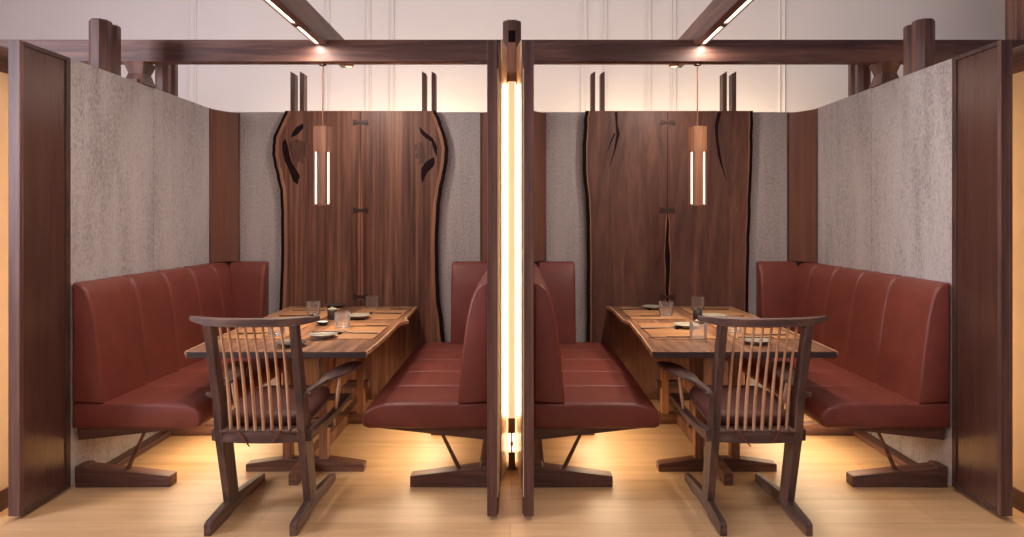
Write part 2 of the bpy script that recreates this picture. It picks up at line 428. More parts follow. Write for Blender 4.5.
# crossbeam
YC0, YC1 = 4.30, 4.39
ZB0, ZB1 = 2.421, 2.560
cb = thing('crossbeam', (0, YC0, ZB0), 'long dark walnut beam crossing above both booths', 'beam')
B().box(-3.5, 3.5, 0, YC1-YC0, 0, ZB1-ZB0).build('beam', 'walnut_x', cb, bevel=.004)
for s in (-1, 1):
    B().box(s*.40-.9 if s < 0 else .40-.1, s*.40+.1 if s < 0 else .40+.9, .03, .06, -.004, .001).build('underside_strip', 'sap_dim', cb)  # paler strip along part of the beam's underside
for s in (-1, 1):
    t = thing('hourglass_bracket', (s*2.382, 4.365, WT), 'hourglass shaped wooden bracket under the crossbeam on the %s outer partition' % sidename[s], 'bracket')
    b = B()
    h = ZB0-WT
    b.loft([[(-a, -c, z), (a, -c, z), (a, c, z), (-a, c, z)] for a, c, z in ((.068, .078, 0), (.062, .072, .012), (.045, .052, h*.52), (.062, .072, h-.012), (.068, .078, h))])
    b.build('waisted_block', 'walnut_z', t, smooth=15)
    B().box(-.03, .03, -.085, -.07, h*.0+.002, .03).build('wedge', 'walnut_x', t)
# paired uprights behind the back panel
PAIRS = [(294, 'outer'), (303.3, 'outer'), (424.5, 'inner'), (434, 'inner')]
WORD = {294: 'outermost', 303.3: 'second from the outside', 424.5: 'third from the outside', 434: 'innermost'}
for s in (-1, 1):
    for px, kind in PAIRS:
        Y = 5.60
        x = (px-510.5)*Y/F-.026 if s < 0 else -(px-510.5)*Y/F+.018
        b = B()
        q = .017
        zt = 2.632
        inner = 1 if s < 0 else -1
        b.loft([[(-q, -.045, 0), (q, -.045, 0), (q, .045, 0), (-q, .045, 0)],
                [(-q, -.045, zt-(0.02 if inner < 0 else 0)), (q, -.045, zt-(0.02 if inner > 0 else 0)), (q, .045, zt-(0.02 if inner > 0 else 0)), (-q, .045, zt-(0.02 if inner < 0 else 0))]])
        o = b.build('upright_batten', 'walnut_z', loc=(x, Y, 0), bevel=.002)
        tag(o, 'slim walnut upright above the %s slab, %s of the four' % (sidename[s], WORD[px]), 'post')

# overhead beams with recessed light strips
for s in (-1, 1):
    n = sidename[s]
    x = s*1.191-.012
    t = thing('light_beam', (x, 1.6, 2.525), 'walnut beam with recessed light strips running over the %s booth' % n, 'light')
    b = B()
    w = .04
    prof = [(-w, 0), (-.012, 0), (-.012, .016), (.012, .016), (.012, 0), (w, 0), (w, .145), (-w, .145)]
    prof = [(-w, 0), (s*.02-.012, 0), (s*.02-.012, .016), (s*.02+.012, .016), (s*.02+.012, 0), (w, 0), (w, .145), (-w, .145)]
    b.prism(prof, 'Y', 0, YC0-1.6-.001); b.build('beam_body', 'walnut_y', t, bevel=.002)
    B().box(-w, w, YC1-1.6+.001, 3.35, 0, .145).build('beam_body', 'walnut_y', t, bevel=.002)
    B().box(-w, w, YC0-1.6-.001, YC1-1.6+.001, ZB1-2.525+.001, .145).build('beam_body', 'walnut_y', t)
    for a, c in ((.1, 1.35), (1.45, 2.24), (2.30, 2.69)):
        B().box(s*.02-.011, s*.02+.011, a, c, .009, .0155).build('light_strip', 'led_beam', t)
    for a in (1.40, 2.27):
        B().box(s*.02-.0118, s*.02+.0118, a-.03, a+.03, .001, .0155).build('strip_divider', 'metal', t)
    b = B(); b.lathe([(.0, -.024), (.030, -.024), (.036, -.018), (.036, 0.0), (.0, 0)], 24, (s*-.048*-1*-1, 3.2, 0))
    dl = b.build('downlight', 'brass', t)
    b = B(); b.lathe([(.0, -.026), (.024, -.026), (.024, -.0235), (.0, -.0235)], 24, (s*-.048*-1*-1, 3.2, 0)); b.build('lens', 'lens', dl)

# pendant lamps
def pendant(x, label, mat, turn):
    t = thing('pendant_lamp', (x, 4.345, 1.518), label, 'lamp', rz=turn)
    b = B()
    b.loft([[(u, v, z) for u, v in octo(.056, .056)] for z in (.335, .497)]); b.build('wood_head', mat, t, smooth=20)
    # lower body: four fins with a glowing tube in each slot between them
    for k in range(4):
        g0 = k*PI/2+math.radians(8); g1 = (k+1)*PI/2-math.radians(8); gm = (g0+g1)/2
        ring = [(r*math.cos(g), r*math.sin(g)) for r, g in ((.034, g0), (.0545, g0), (.0565, g0+math.radians(20)), (.0565, g1-math.radians(20)), (.0545, g1), (.034, g1))]
        b = B(); b.prism(ring, 'Z', 0, .335); b.build('fin', mat, t, smooth=20)
        g = k*PI/2
        b = B(); b.tube([(math.cos(g)*.0535, math.sin(g)*.0535, .008), (math.cos(g)*.0535, math.sin(g)*.0535, .333)], .0042, 10)
        b.build('light_tube', 'led', t)
    b = B(); b.lathe([(.0, .012), (.033, .012), (.033, .33), (.0, .33)], 16); b.build('inner_core', mat, t)
    b = B(); b.lathe([(.0, .001), (.033, .001), (.033, .010), (.0, .010)], 20); b.build('bottom_lens', 'lens', t)
    b = B(); b.tube([(0, 0, .497), (0, 0, .905)], .0042, 8); b.build('cord', 'cord', t)
    b = B(); b.lathe([(.0, .886), (.022, .888), (.022, .903), (.0, .903)], 16); b.build('canopy', 'metal', t)
    return t
pendant(-1.207, 'slender wooden pendant lamp with two glowing slots over the left table', 'lamp_wood_dark', math.radians(55))
pendant(1.176, 'slender wooden pendant lamp with two glowing slots over the right table', 'lamp_wood', math.radians(-55))

# ------------------------------------------------------------------ benches
SEAMS = [.39, .765, 1.13, 1.48]
def bench(s, xw, D, foot, retw, label):
    """s = direction from the wall into the booth"""
    t = thing('banquette', (xw, 3.60, 0), label, 'bench')
    zt, zb = .457, .323
    sec = [(0.004, zb), (D*.5, zb), (D-.035, zb), (D-.010, .333), (D, .353), (D-.001, .383), (D-.014, .412), (D-.044, .434), (D-.09, .449), (D-.145, .457), (D*.62, .459), (D*.4, .459), (D*.2, .457), (0.004, zt)]
    top = {9, 10, 11, 12, 13, 8, 7}
    def ring(y, d=0, seam=0):
        q = inset(sec, d) if d else sec
        return [(u, y, z-(seam*(1 if i in (9, 10, 11, 12, 13) else .6) if i in top else 0)) for i, (u, z) in enumerate(q)]
    st = [ring(0, .018), ring(.004, .008), ring(.012, .002), ring(.025)]
    for y in SEAMS:
        st += [ring(y-.13), ring(y-.03), ring(y-.010, 0, .003), ring(y, 0, .010), ring(y+.010, 0, .003), ring(y+.03)]
    st += [ring(1.79)]
    b = B(); b.loft(st); b.build('seat', 'leather', t, flip=s, smooth=50)
    # backrest
    bs = [(.006, .46), (.172, .455), (.166, .56), (.150, .72), (.126, .90), (.104, 1.0), (.082, 1.055), (.052, 1.085), (.03, 1.092), (.006, 1.092)]
    bs_f = {1, 2, 3, 4, 5, 6, 7}
    def br(y, d=0, seam=0):
        q = inset(bs, d) if d else bs
        return [(u-(seam if i in bs_f else 0), y, z-(seam*.6 if i >= 6 else 0)) for i, (u, z) in enumerate(q)]
    st = [br(.0, .014), br(.004, .006), br(.012, .0015), br(.025)]
    for y in SEAMS:
        yy = y+.05
        st += [br(yy-.16), br(yy-.05, -.003), br(yy-.02), br(yy-.008, 0, .004), br(yy, 0, .013), br(yy+.008, 0, .004), br(yy+.02), br(yy+.05, -.003)]
    st += [br(1.79)]
    b = B(); b.loft(st); b.build('backrest', 'leather', t, flip=s, smooth=50)
    # return of the backrest across the back
    def rr(u, d=0):
        q = inset(bs, d) if d else bs
        return [(u, 1.856-a, z) for a, z in q]
    b = B(); b.loft([rr(.09), rr(.2), rr(retw-.03), rr(retw-.012, .002), rr(retw-.004, .008), rr(retw, .016)])
    b.build('corner_backrest', 'leather', t, flip=s, smooth=50)
    # timber bearers, struts and feet
    for y in (.05, .92, 1.72):
        b = B(); b.prism([(0.01, .322), (.60*D/.69, .322), (.60*D/.69, .312), (0.01, .247)], 'Y', y, y+.055)
        b.build('bearer', 'walnut_x', t, flip=s, bevel=.002)
        b = B()
        hb = .112
        b.loft([[(u, y+.03-w, 0), (u, y+.03+w, 0), (u, y+.03+w, h), (u, y+.03-w, h)] for u, w, h in ((.004, .045, hb), (.05, .045, hb+.004), (.06, .045, .105), (foot-.004, .038, .058), (foot, .036, .054))])
        b.build('foot', 'walnut_x', t, flip=s, bevel=.002)
        b = B()
        su = .350 if foot > .5 else .268
        sl = .255 if foot > .5 else .165
        b.tube([(su, y+.03, .285), (sl, y+.03, .075)], [.009, .012], 8); b.build('strut', 'table_foot', t, flip=s)
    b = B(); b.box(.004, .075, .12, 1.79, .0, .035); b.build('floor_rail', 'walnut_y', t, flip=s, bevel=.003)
    return t
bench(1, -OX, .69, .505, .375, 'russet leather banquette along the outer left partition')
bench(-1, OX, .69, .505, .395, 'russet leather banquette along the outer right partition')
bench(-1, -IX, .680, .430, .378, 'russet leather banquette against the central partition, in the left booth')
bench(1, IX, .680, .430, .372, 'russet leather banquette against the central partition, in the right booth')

# ------------------------------------------------------------------ live-edge slabs behind the tables
YS = 5.405
def strip(b, pts, w0, w1, y0, y1, flip=1):
    """band along a polyline in the slab plane, from offset w0 to w1 sideways"""
    rings = []
    for i, (x, z) in enumerate(pts):
        rings.append([(x+w0, y0, z), (x+w1, y0, z), (x+w1, y1, z), (x+w0, y1, z)])
    b.loft(rings)
def resample(pts, n=4):
    out = []
    P = [pts[0]]+pts+[pts[-1]]
    for i in range(1, len(P)-2):
        p0, p1, p2, p3 = [Vector(q) for q in P[i-1:i+3]]
        for k in range(n):
            u = k/n
            out.append(tuple(.5*((2*p1)+(-p0+p2)*u+(2*p0-5*p1+4*p2-p3)*u*u+(-p0+3*p1-3*p2+p3)*u**3)))
    out.append(pts[-1]); return out
def slab(label, le, re, seamx, mat, voids, burls, seam_crack, jit, sw=.030):
    cx = CAMX+(seamx-CX)*YS/F
    t = thing('live_edge_slab', (cx, YS, 0), label, 'wood slab')
    conv = lambda L: resample([(XZ(px, py, YS)[0]-cx, XZ(px, py, YS)[1]) for px, py in L])
    l_, r_ = conv(le), conv(re)
    def ext(p): return [(p[0][0], WT+.006)]+p[1:]+[(p[-1][0], 0.0)]
    l_, r_ = ext(l_), ext(r_)
    rnd = random.Random(jit)
    l_ = [(x+rnd.uniform(-.003, .003), z) for x, z in l_]; r_ = [(x+rnd.uniform(-.003, .003), z) for x, z in r_]
    b = B(); b.loft([[(x, 0, z), (-.0012, 0, z), (-.0012, .05, z), (x-.008, .05, z)] for x, z in l_]); b.build('slab_half', mat, t, smooth=30)
    b = B(); b.loft([[(.0012, 0, z), (x, 0, z), (x+.008, .05, z), (.0012, .05, z)] for x, z in r_]); b.build('slab_half', mat, t, smooth=30)
    b = B(); strip(b, l_, .002, sw, -.0015, .02); b.build('sapwood', 'sap_dim', t)
    b = B(); strip(b, r_, -sw, -.002, -.0015, .02); b.build('sapwood', 'sap_dim', t)
    b = B(); strip(b, l_, -.020, .003, -.004, .052); b.build('bark_edge', 'bark', t, smooth=60)
    b = B(); strip(b, r_, -.003, .020, -.004, .052); b.build('bark_edge', 'bark', t, smooth=60)
    for py in (122.5, 210.5, 297):
        z = XZ(0, py, YS)[1]
        w, h, k = .062, .027, .011
        b = B(); b.prism([(-w, z-h), (0, z-k), (w, z-h), (w, z+h), (0, z+k), (-w, z+h)], 'Y', -.003, .02)
        b.build('butterfly_key', 'key', t, bevel=.001)
    for poly in burls:
        q = [(XZ(px, py, YS)[0]-cx, XZ(px, py, YS)[1]) for px, py in poly]
        b = B(); b.prism(q, 'Y', -.0008, .01); b.build('burl_figure', 'burl', t)
    for poly in voids:
        q = [(XZ(px, py, YS)[0]-cx, XZ(px, py, YS)[1]) for px, py in poly]
        b = B(); b.prism(q, 'Y', -.002, .012); b.build('bark_void', 'bark_void', t)
    if seam_crack:
        zs = [XZ(0, py, YS)[1] for py in (214, 225, 240, 256, 272, 288, 304)]
        ws = [.004, .010, .012, .021, .015, .014, .009]
        b = B(); b.loft([[(-w-.008, -.0008, z), (w+.008, -.0008, z), (w+.008, .01, z), (-w-.008, .01, z)] for z, w in zip(zs, ws)]); b.build('sapwood_rim', 'sap_dim', t)
        b = B(); b.loft([[(-w+.004*math.sin(i*2.1), -.002, z), (w+.004*math.sin(i*2.1), -.002, z), (w, .012, z), (-w, .012, z)] for i, (z, w) in enumerate(zip(zs, ws))]); b.build('open_crack', 'bark_void', t)
    else:
        zs = [XZ(0, py, YS)[1] for py in (150, 180, 205, 230, 260, 300)]
        b = B(); b.loft([[(-w-.004, -.0008, z), (w-.004, -.0008, z), (w, .01, z), (-w, .01, z)] for z, w in zip(zs, (.002, .008, .014, .020, .016, .022))]); b.build('sapwood_seam', 'sap_dim', t)
    b = B(); b.box(-.0016, .0016, -.0022, .01, .0, WT); b.build('seam_gap', 'bark_void', t)
    return t
k4 = lambda L, ox, oy: [(ox+a/3.58, oy+c/3.58) for a, c in L]
vl = [k4([(136, 84), (112, 97), (98, 118), (92, 134), (114, 126), (138, 100)], 265, 100),
      k4([(74, 138), (63, 150), (62, 180), (70, 215), (88, 255), (100, 290), (117, 303), (125, 272), (113, 250), (97, 226), (88, 196), (82, 165)], 265, 100),
      k4([(552, 95), (556, 118), (574, 136), (596, 150), (606, 185), (616, 206), (616, 165), (600, 136), (576, 118)], 265, 100),
      k4([(605, 203), (575, 223), (560, 245), (558, 270), (563, 299), (573, 275), (582, 258), (602, 240), (608, 224)], 265, 100)]
bl = [k4([(86, 152), (112, 140), (140, 150), (182, 168), (150, 180), (168, 200), (134, 206), (146, 232), (118, 220), (112, 248), (98, 214), (90, 184)], 265, 100),
      k4([(602, 160), (580, 146), (550, 152), (520, 176), (546, 184), (528, 206), (552, 212), (546, 236), (572, 222), (586, 224), (602, 200)], 265, 100)]
slab('striped bookmatched walnut slab with wavy bark edges, behind the left table',
     [(288, 111), (283, 122), (277, 135), (275, 150), (277, 166), (281, 182), (283.5, 202), (284, 250), (282, 320), (281, 350)],
     [(433, 111), (439, 125), (443.5, 140), (445, 154), (442, 174), (438, 195), (436, 215), (435, 250), (436, 290), (439, 320), (442, 345)],
     360.7, 'slab_stripe', vl, bl, False, 1, .028)
def crackpoly(L, ws):
    return [(x-w, y) for (x, y), w in zip(L, ws)]+[(x+w, y) for (x, y), w in reversed(list(zip(L, ws)))]
vr = [crackpoly(k4([(165, 44), (167, 90), (172, 122), (160, 180), (142, 240)], 570, 100), [1.4, .9, 1.6, .8, .15]),
      crackpoly(k4([(160, 120), (146, 150), (134, 186)], 570, 100), [.9, .7, .2]),
      crackpoly(k4([(535, 44), (524, 90), (526, 140), (534, 195), (541, 228), (561, 290)], 570, 100), [2.0, 1.8, 1.3, 1.4, .9, .15])]
slab('calm bookmatched walnut slab with straight edges and a dark seam crack, behind the right table',
     [(588, 111), (587, 126), (585.8, 150), (586.3, 175), (588.5, 200), (590, 230), (590, 300), (590, 345)],
     [(750.5, 111), (750, 130), (749.5, 160), (748, 200), (746.5, 250), (745.5, 305), (745, 345)],
     667.5, 'slab_calm', vr, [], True, 2, .012)

# ------------------------------------------------------------------ tables
TZ, TT = .74, .034
def table(label, right, left, bx):
    """edge points front to back, in photograph pixels on the table-top plane"""
    cx = bx
    R = [XY(px, py, TZ) for px, py in right]; L_ = [XY(px, py, TZ) for px, py in left]
    R = resample(R, 3); L_ = resample(L_, 3)
    yb = 5.400
    R = [(x, min(y, yb)) for x, y in R if y < yb]+[(R[-1][0], yb)]
    L_ = [(x, min(y, yb)) for x, y in L_ if y < yb]+[(L_[-1][0], yb)]
    yf = 3.557
    R[0] = (R[0][0], yf); L_[0] = (L_[0][0], yf)
    t = thing('dining_table', (cx, 4.3, 0), label, 'table')
    loc = lambda p: (p[0]-cx, p[1]-4.3)
    out = [loc(p) for p in R]+[loc(p) for p in reversed(L_)]
    nR = len(R)
    ins = [.012 if 0 < i < nR-1 or nR < i < len(out)-1 else .0 for i in range(len(out))]
    low = inset(out, ins)
    mid = inset(out, [-.004 if v else 0 for v in ins])
    b = B(); b.loft([[(x, y, TZ-TT) for x, y in low], [(x, y, TZ-TT*.45) for x, y in mid], [(x, y, TZ) for x, y in out]])
    b.build('tabletop', 'table', t, bevel=.002, smooth=30)
    B().box(L_[0][0]-cx+.008, R[0][0]-cx-.008, yf-4.3-.003, yf-4.3+.01, TZ-TT, TZ-.0025).build('end_grain_shade', 'end', t, bevel=.001)
    for edge, sg in ((R, -1), (L_, 1)):
        b = B(); rings = []
        for x, y in edge:
            x -= cx; y -= 4.3
            rings.append([(x-sg*.006, y, TZ-.016), (x-sg*.001, y, TZ+.0008), (x+sg*.009, y, TZ+.0008), (x+sg*.009, y, TZ-.006)])
        b.loft(rings); b.build('live_edge', 'sap', t, smooth=40)
    zf = TZ-TT
    for yy in (3.90-4.3, 4.80-4.3):
        for sx in (-1, 1):
            b = B(); b.box(sx*.103-.024, sx*.103+.024, yy-.031, yy+.031, .03, zf+.0); b.build('leg', 'table_leg', t, bevel=.003)
        b = B()
        b.loft([[(u, yy-.035, 0), (u, yy+.035, 0), (u, yy+.035, h), (u, yy-.035, h)] for u, h in ((-.335, .040), (-.325, .044), (-.13, .070), (.13, .070), (.325, .044), (.335, .040))])
        b.build('foot', 'table_foot', t, bevel=.003)
        B().box(-.16, .16, yy-.022, yy+.022, .245, .295).build('cross_rail', 'walnut_x', t, bevel=.002)
        B().box(-.30, .30, yy-.03, yy+.03, zf-.045, zf).build('top_bearer', 'walnut_x', t, bevel=.002)
    B().prism([(3.665-4.3, .0), (3.665-4.3, .060), (3.80-4.3, .074), (3.95-4.3, .078), (5.38-4.3, .078), (5.38-4.3, .0)], 'X', -.025, .025).build('runner', 'table_foot', t, bevel=.002)
    B().box(-.022, .022, 3.90-4.3, 4.80-4.3, .30, .40).build('stretcher', 'table_leg', t, bevel=.002)
    return t
table('live edge walnut dining table in the left booth, bumpy edge facing the centre',
      [(366.5, 352), (378, 343), (387, 335), (395, 327), (400, 322.5), (408.5, 320.8), (406, 318), (413, 310.5), (417.5, 305)],
      [(184, 352), (200, 344.5), (217, 337), (240, 327.5), (262, 318.5), (295, 304.5)], -1.172)
table('live edge walnut dining table in the right booth, wavy edge facing the centre',
      [(838.5, 352), (816.5, 342), (803, 336), (780, 326.5), (758.8, 317.5), (736, 308.5), (726, 304.5)],
      [(652, 352), (646, 343.5), (640, 335), (633, 326.5), (629, 321.8), (622.5, 319.2), (617, 313.5), (611, 308), (605, 304.8)], 1.166)

# ------------------------------------------------------------------ chairs
def chair(x, label):
    Y0 = 3.40
    t = thing('armchair', (x, Y0, 0), label, 'chair')
    ly = lambda y: y-Y0
    for s in (-1, 1):
        b = B()
        prof = [(3.078, .0), (3.078, .052), (3.10, .060), (3.27, .074), (3.42, .074), (3.60, .056), (3.735, .040), (3.742, .032), (3.742, .0), (3.56, .0), (3.50, .010), (3.32, .010), (3.26, .0)]
        b.prism([(ly(a), z) for a, z in prof], 'X', s*.193-.0165, s*.193+.0165); b.build('sled_foot', 'chair_y', t, bevel=.003)
        b = B()
        b.loft([[(s*.193-w, ly(y)-d, z), (s*.193+w, ly(y)-d, z), (s*.193+w, ly(y)+d, z), (s*.193-w, ly(y)+d, z)]
                for y, z, d, w in ((3.345, .04, .052, .0175), (3.325, .12, .052, .0175), (3.255, .39, .056, .019), (3.238, .455, .052, .019), (3.20, .60, .036, .018), (3.14, .80, .030, .018), (3.098, .952, .026, .018))])
        b.build('upright', 'chair', t, bevel=.003)
    # crest rail
    b = B(); rings = []
    for i in range(17):
        u = -1+2*i/16
        y = 3.062+.072*u*u
        zt = .9855+.002*u*u
        zb = .943+.020*max(0, (abs(u)-.62)/.38)**1.5
        d = .016*(1-.25*abs(u)**4)
        xx = .296*u
        rings.append([(xx, ly(y)-d, zb+.003), (xx, ly(y)+d, zb), (xx, ly(y)+d*.8, zt-.002), (xx, ly(y)-d*.2, zt+.001), (xx, ly(y)-d, zt-.005)])
    b.loft(rings); b.build('crest_rail', 'chair_x', t, bevel=.002)
    # spindles
    for k in range(8):
        u = -.1375+k*.275/7
        q = u/.296
        top = Vector((u, ly(3.066+.072*q*q), .948)); bot = Vector((u*1.0, ly(3.212-.018*(1-(u/.18)**2)), .420))
        pts = []; rad = []
        for i in range(9):
            f = i/8
            p = bot.lerp(top, f); p.y += .018*math.sin(PI*f)
            pts.append(p); rad.append(.0062+.0030*math.sin(PI*min(1, f*1.25+.12))**1.0*(1-f*.55))
        b = B(); b.tube(pts, rad, 8); b.build('spindle', 'hickory', t, smooth=60)
    # seat frame
    b = B(); rings = []
    for i in range(9):
        u = -1+i/4
        y = 3.198-.020*(1-u*u)
        rings.append([(u*.178, ly(y), .384), (u*.178, ly(y)+.045, .384), (u*.178, ly(y)+.045, .432), (u*.178, ly(y)+.02, .440), (u*.178, ly(y), .434)])
    b.loft(rings); b.build('rear_rail', 'chair_x', t, bevel=.002)
    for s in (-1, 1):
        b = B(); rings = []
        for i in range(9):
            f = i/8
            y = 3.215+.535*f; xx = .221+.051*f
            zt = .440+.038*f-.022*math.sin(PI*f)
            zb = .384+.058*f**1.3-.010*math.sin(PI*f)
            w = .0145
            rings.append([(s*(xx-w), ly(y), zb), (s*(xx+w*.9), ly(y), zb+.002), (s*(xx+w*1.1), ly(y), zt-.004), (s*(xx-w), ly(y), zt)])
        b.loft(rings); b.build('side_rail', 'chair_y', t, bevel=.002)
        # block joining upright and side rail
        b = B(); b.box(min(s*.204, s*.215), max(s*.204, s*.215), ly(3.222), ly(3.275), .392, .428); b.build('joint_block', 'chair', t, bevel=.002)
    b = B(); b.box(-.26, .26, ly(3.722), ly(3.752), .440, .474); b.build('front_rail', 'chair_x', t, bevel=.004)
    # slats carrying the cushion
    for k in range(9):
        u = -.168+k*.042
        b = B(); b.loft([[(u-.0195, ly(y), z), (u+.0195, ly(y), z), (u+.0195, ly(y), z+.01), (u-.0195, ly(y), z+.01)] for y, z in ((3.182, .434), (3.40, .433), (3.60, .444), (3.735, .462))])
        b.build('seat_slat', 'chair_y', t, bevel=.002)
    # cushion
    b = B(); rings = []
    def cush(f, d, dz):
        pts = []
        for i in range(28):
            a = 2*PI*i/28
            ca, sa = math.cos(a), math.sin(a)
            e = .34
            px = (.208+.022*f)*math.copysign(abs(ca)**e, ca); py = .228*math.copysign(abs(sa)**e, sa)
            fy = (py+.228)/.456
            px *= (.94+.10*fy)
            px *= 1-d; py *= 1-d
            y = 3.478+py
            z = .446+.034*fy*fy+dz
            pts.append((px, ly(y), z))
        return pts
    for d, dz in ((.03, .0), (.006, .008), (.0, .022), (.008, .038), (.035, .048), (.12, .055), (.35, .060), (.7, .062)):
        rings.append(cush(0, d, dz))
    b.loft(rings); b.build('cushion', 'leather_dark', t, smooth=60)
    for u, l1, tilt in ((-.10, .075, .02), (.10, .055, -.012)):
        b = B(); b.loft([[(u+tilt*f*3-.004, ly(3.176)-.004, .448-l1*f), (u+tilt*f*3+.004, ly(3.176)-.004, .448-l1*f), (u+tilt*f*3+.004, ly(3.176)-.001, .448-l1*f), (u+tilt*f*3-.004, ly(3.176)-.001, .448-l1*f)] for f in (0, .3, .6, 1)])
        b.build('cushion_tie', 'leather', t)
    # arms
    for s in (-1, 1):
        b = B(); rings = []
        data = [(3.165, .212, .016, .613, .012), (3.30, .222, .017, .616, .012), (3.42, .236, .022, .620, .012), (3.47, .250, .042, .624, .011), (3.54, .272, .055, .630, .010), (3.65, .300, .058, .637, .010), (3.72, .314, .052, .640, .009), (3.755, .320, .038, .640, .008), (3.77, .322, .016, .638, .006)]
        for y, xx, w, z, h in data:
            rings.append([(s*(xx-w), ly(y), z-h*.2), (s*(xx-w*.4), ly(y), z-h), (s*(xx+w*.4), ly(y), z-h), (s*(xx+w), ly(y), z-h*.2), (s*(xx+w*.9), ly(y), z+h*.7), (s*xx, ly(y), z+h), (s*(xx-w*.9), ly(y), z+h*.7)])
        b.loft(rings); b.build('arm', 'chair_y', t, bevel=0, smooth=45)
        b = B(); b.tube([(s*.259, ly(3.56), .442), (s*.271, ly(3.555), .53), (s*.284, ly(3.55), .625)], [.007, .010, .0065], 8); b.build('arm_spindle', 'hickory', t)
        b = B(); b.tube([(s*.20, ly(3.185), .613), (s*.245, ly(3.185), .613)], [.012, .011], 10); b.build('arm_peg', 'chair', t, bevel=.002)
    return t
ch = chair(-1.172, 'walnut spindle-back armchair on sled feet at the end of the left table')
dup(ch, (1.156, 3.40, 0), 'walnut spindle-back armchair on sled feet at the end of the right table')

# ------------------------------------------------------------------ tableware
MZ = TZ+.006
def place(px, py, z=MZ): return XY(px, py, z)
def mats():
    first = None
    for bx, nm in ((-1, 'left'), (1, 'right')):
        for inner, iw in ((True, 'side nearer the centre'), (False, 'outer side')):
            for ya, yw in ((4.20, 'front'), (4.98, 'rear')):
                x = (-.980 if bx < 0 else 1.0) if inner else (-1.500 if bx < 0 else 1.472)
                y = ya
                lab = 'rectangular tan wood placemat, %s of the %s table, %s half' % (iw, nm, yw)
                if first is None:
                    first = B().box(-.185, .185, -.285, .285, 0, .005).build('placemat', 'mat', loc=(x, y, TZ+.0004), bevel=.0015)
                    tag(first, lab, 'placemat', 'wood placemats'); 
                else:
                    dup(first, (x, y, TZ+.0004), lab, 'wood placemats')
mats()
def glassware():
    b = B()
    prof = [(.0, .0), (.040, .0), (.045, .003), (.0475, .012), (.049, .096), (.0475, .0965), (.0465, .094), (.0445, .020), (.040, .016), (.0, .015)]
    n = 32
    rings = [[(max(r, 1e-4)*math.cos(2*PI*k/n), max(r, 1e-4)*math.sin(2*PI*k/n), z) for k in range(n)] for r, z in prof]
    b.loft(rings)
    g = b.build('tumbler', 'glass', smooth=40)
    spots = [(312, 315.4, 'clear glass tumbler on the left table, at the back on the outer side'),
             (341, 328.5, 'clear glass tumbler on the left table, beside the dark cup and front plate'),
             (371, 308.6, 'clear glass tumbler on the left table, standing nearest the slab'),
             (274.5, 336, 'clear glass tumbler on the left table, seen through the chair spindles'),
             (667, 316, 'clear glass tumbler on the right table, nearest the slab seam crack'),
             (699, 310.4, 'clear glass tumbler on the right table, just behind the dark cup'),
             (700, 339.5, 'clear glass tumbler on the right table, nearest the chair'),
             (735.5, 333.5, 'clear glass tumbler on the right table, seen through the chair spindles')]
    for i, (px, py, lab) in enumerate(spots):
        x, y = place(px, py)
        y += .036
        z = MZ-.0005
        onmat = any(abs(x-bx*c) < .15 and abs(y-yy) < .25 for bx, c in ((-1, .980), (-1, 1.50), (1, 1.0), (1, 1.472)) for yy in (4.20, 4.98))
        z = TZ+.0055 if onmat else TZ+.0005
        o = g if i == 0 else dup(g, (0, 0, 0), lab)
        o.location = (x, y, TZ+.0055 if onmat else TZ+.0005)
        tag(o, lab, 'glass', 'glass tumblers')
glassware()
def plates():
    prof = [(.0, .0), (.046, .0), (.050, .004), (.074, .016), (.081, .020), (.0825, .0225), (.080, .024), (.070, .019), (.05, .0135), (.0, .0125)]
    def mk(mat):
        b = B(); b.lathe(prof, 36); o = b.build('side_plate', mat, smooth=50)
        return o
    light = mk('plate'); dark = mk('plate_dark')
    used = {'plate': 0, 'plate_dark': 0}
    spots = [(323, 337.3, 'plate', 'grey stoneware plate on the left table, nearest the chair, stick across it'),
             (358.5, 318, 'plate', 'grey stoneware plate on the left table, rear half on the inner side'),
             (335.5, 307.2, 'plate_dark', 'dark stoneware plate at the back of the left table'),
             (291, 345, 'plate_dark', 'dark plate on the left table half hidden behind the chair upright'),
             (686, 327.5, 'plate', 'grey stoneware plate on the right table beside the small dish'),
             (653, 309, 'plate', 'grey stoneware plate on the right table at the back, left of a tumbler'),
             (714, 318, 'plate', 'grey stoneware plate on the right table, rear half on the outer side'),
             (756, 342.5, 'plate', 'grey stoneware plate on the right table seen through the chair spindles')]
    pos = []
    for px, py, mat, lab in spots:
        x, y = place(px, py)
        src = light if mat == 'plate' else dark
        y = min(y, 5.30)
        onmat = any(abs(x-bx*c) < .267 and abs(y-yy) < .367 for bx, c in ((-1, .980), (-1, 1.50), (1, 1.0), (1, 1.472)) for yy in (4.20, 4.98))
        o = src if used[mat] == 0 else dup(src, (0, 0, 0), lab)
        used[mat] += 1
        o.location = (x, y, TZ+.0055 if onmat else TZ+.0005)
        tag(o, lab, 'plate', 'stoneware side plates'); pos.append(o.location.copy())
    return pos
pp = plates()
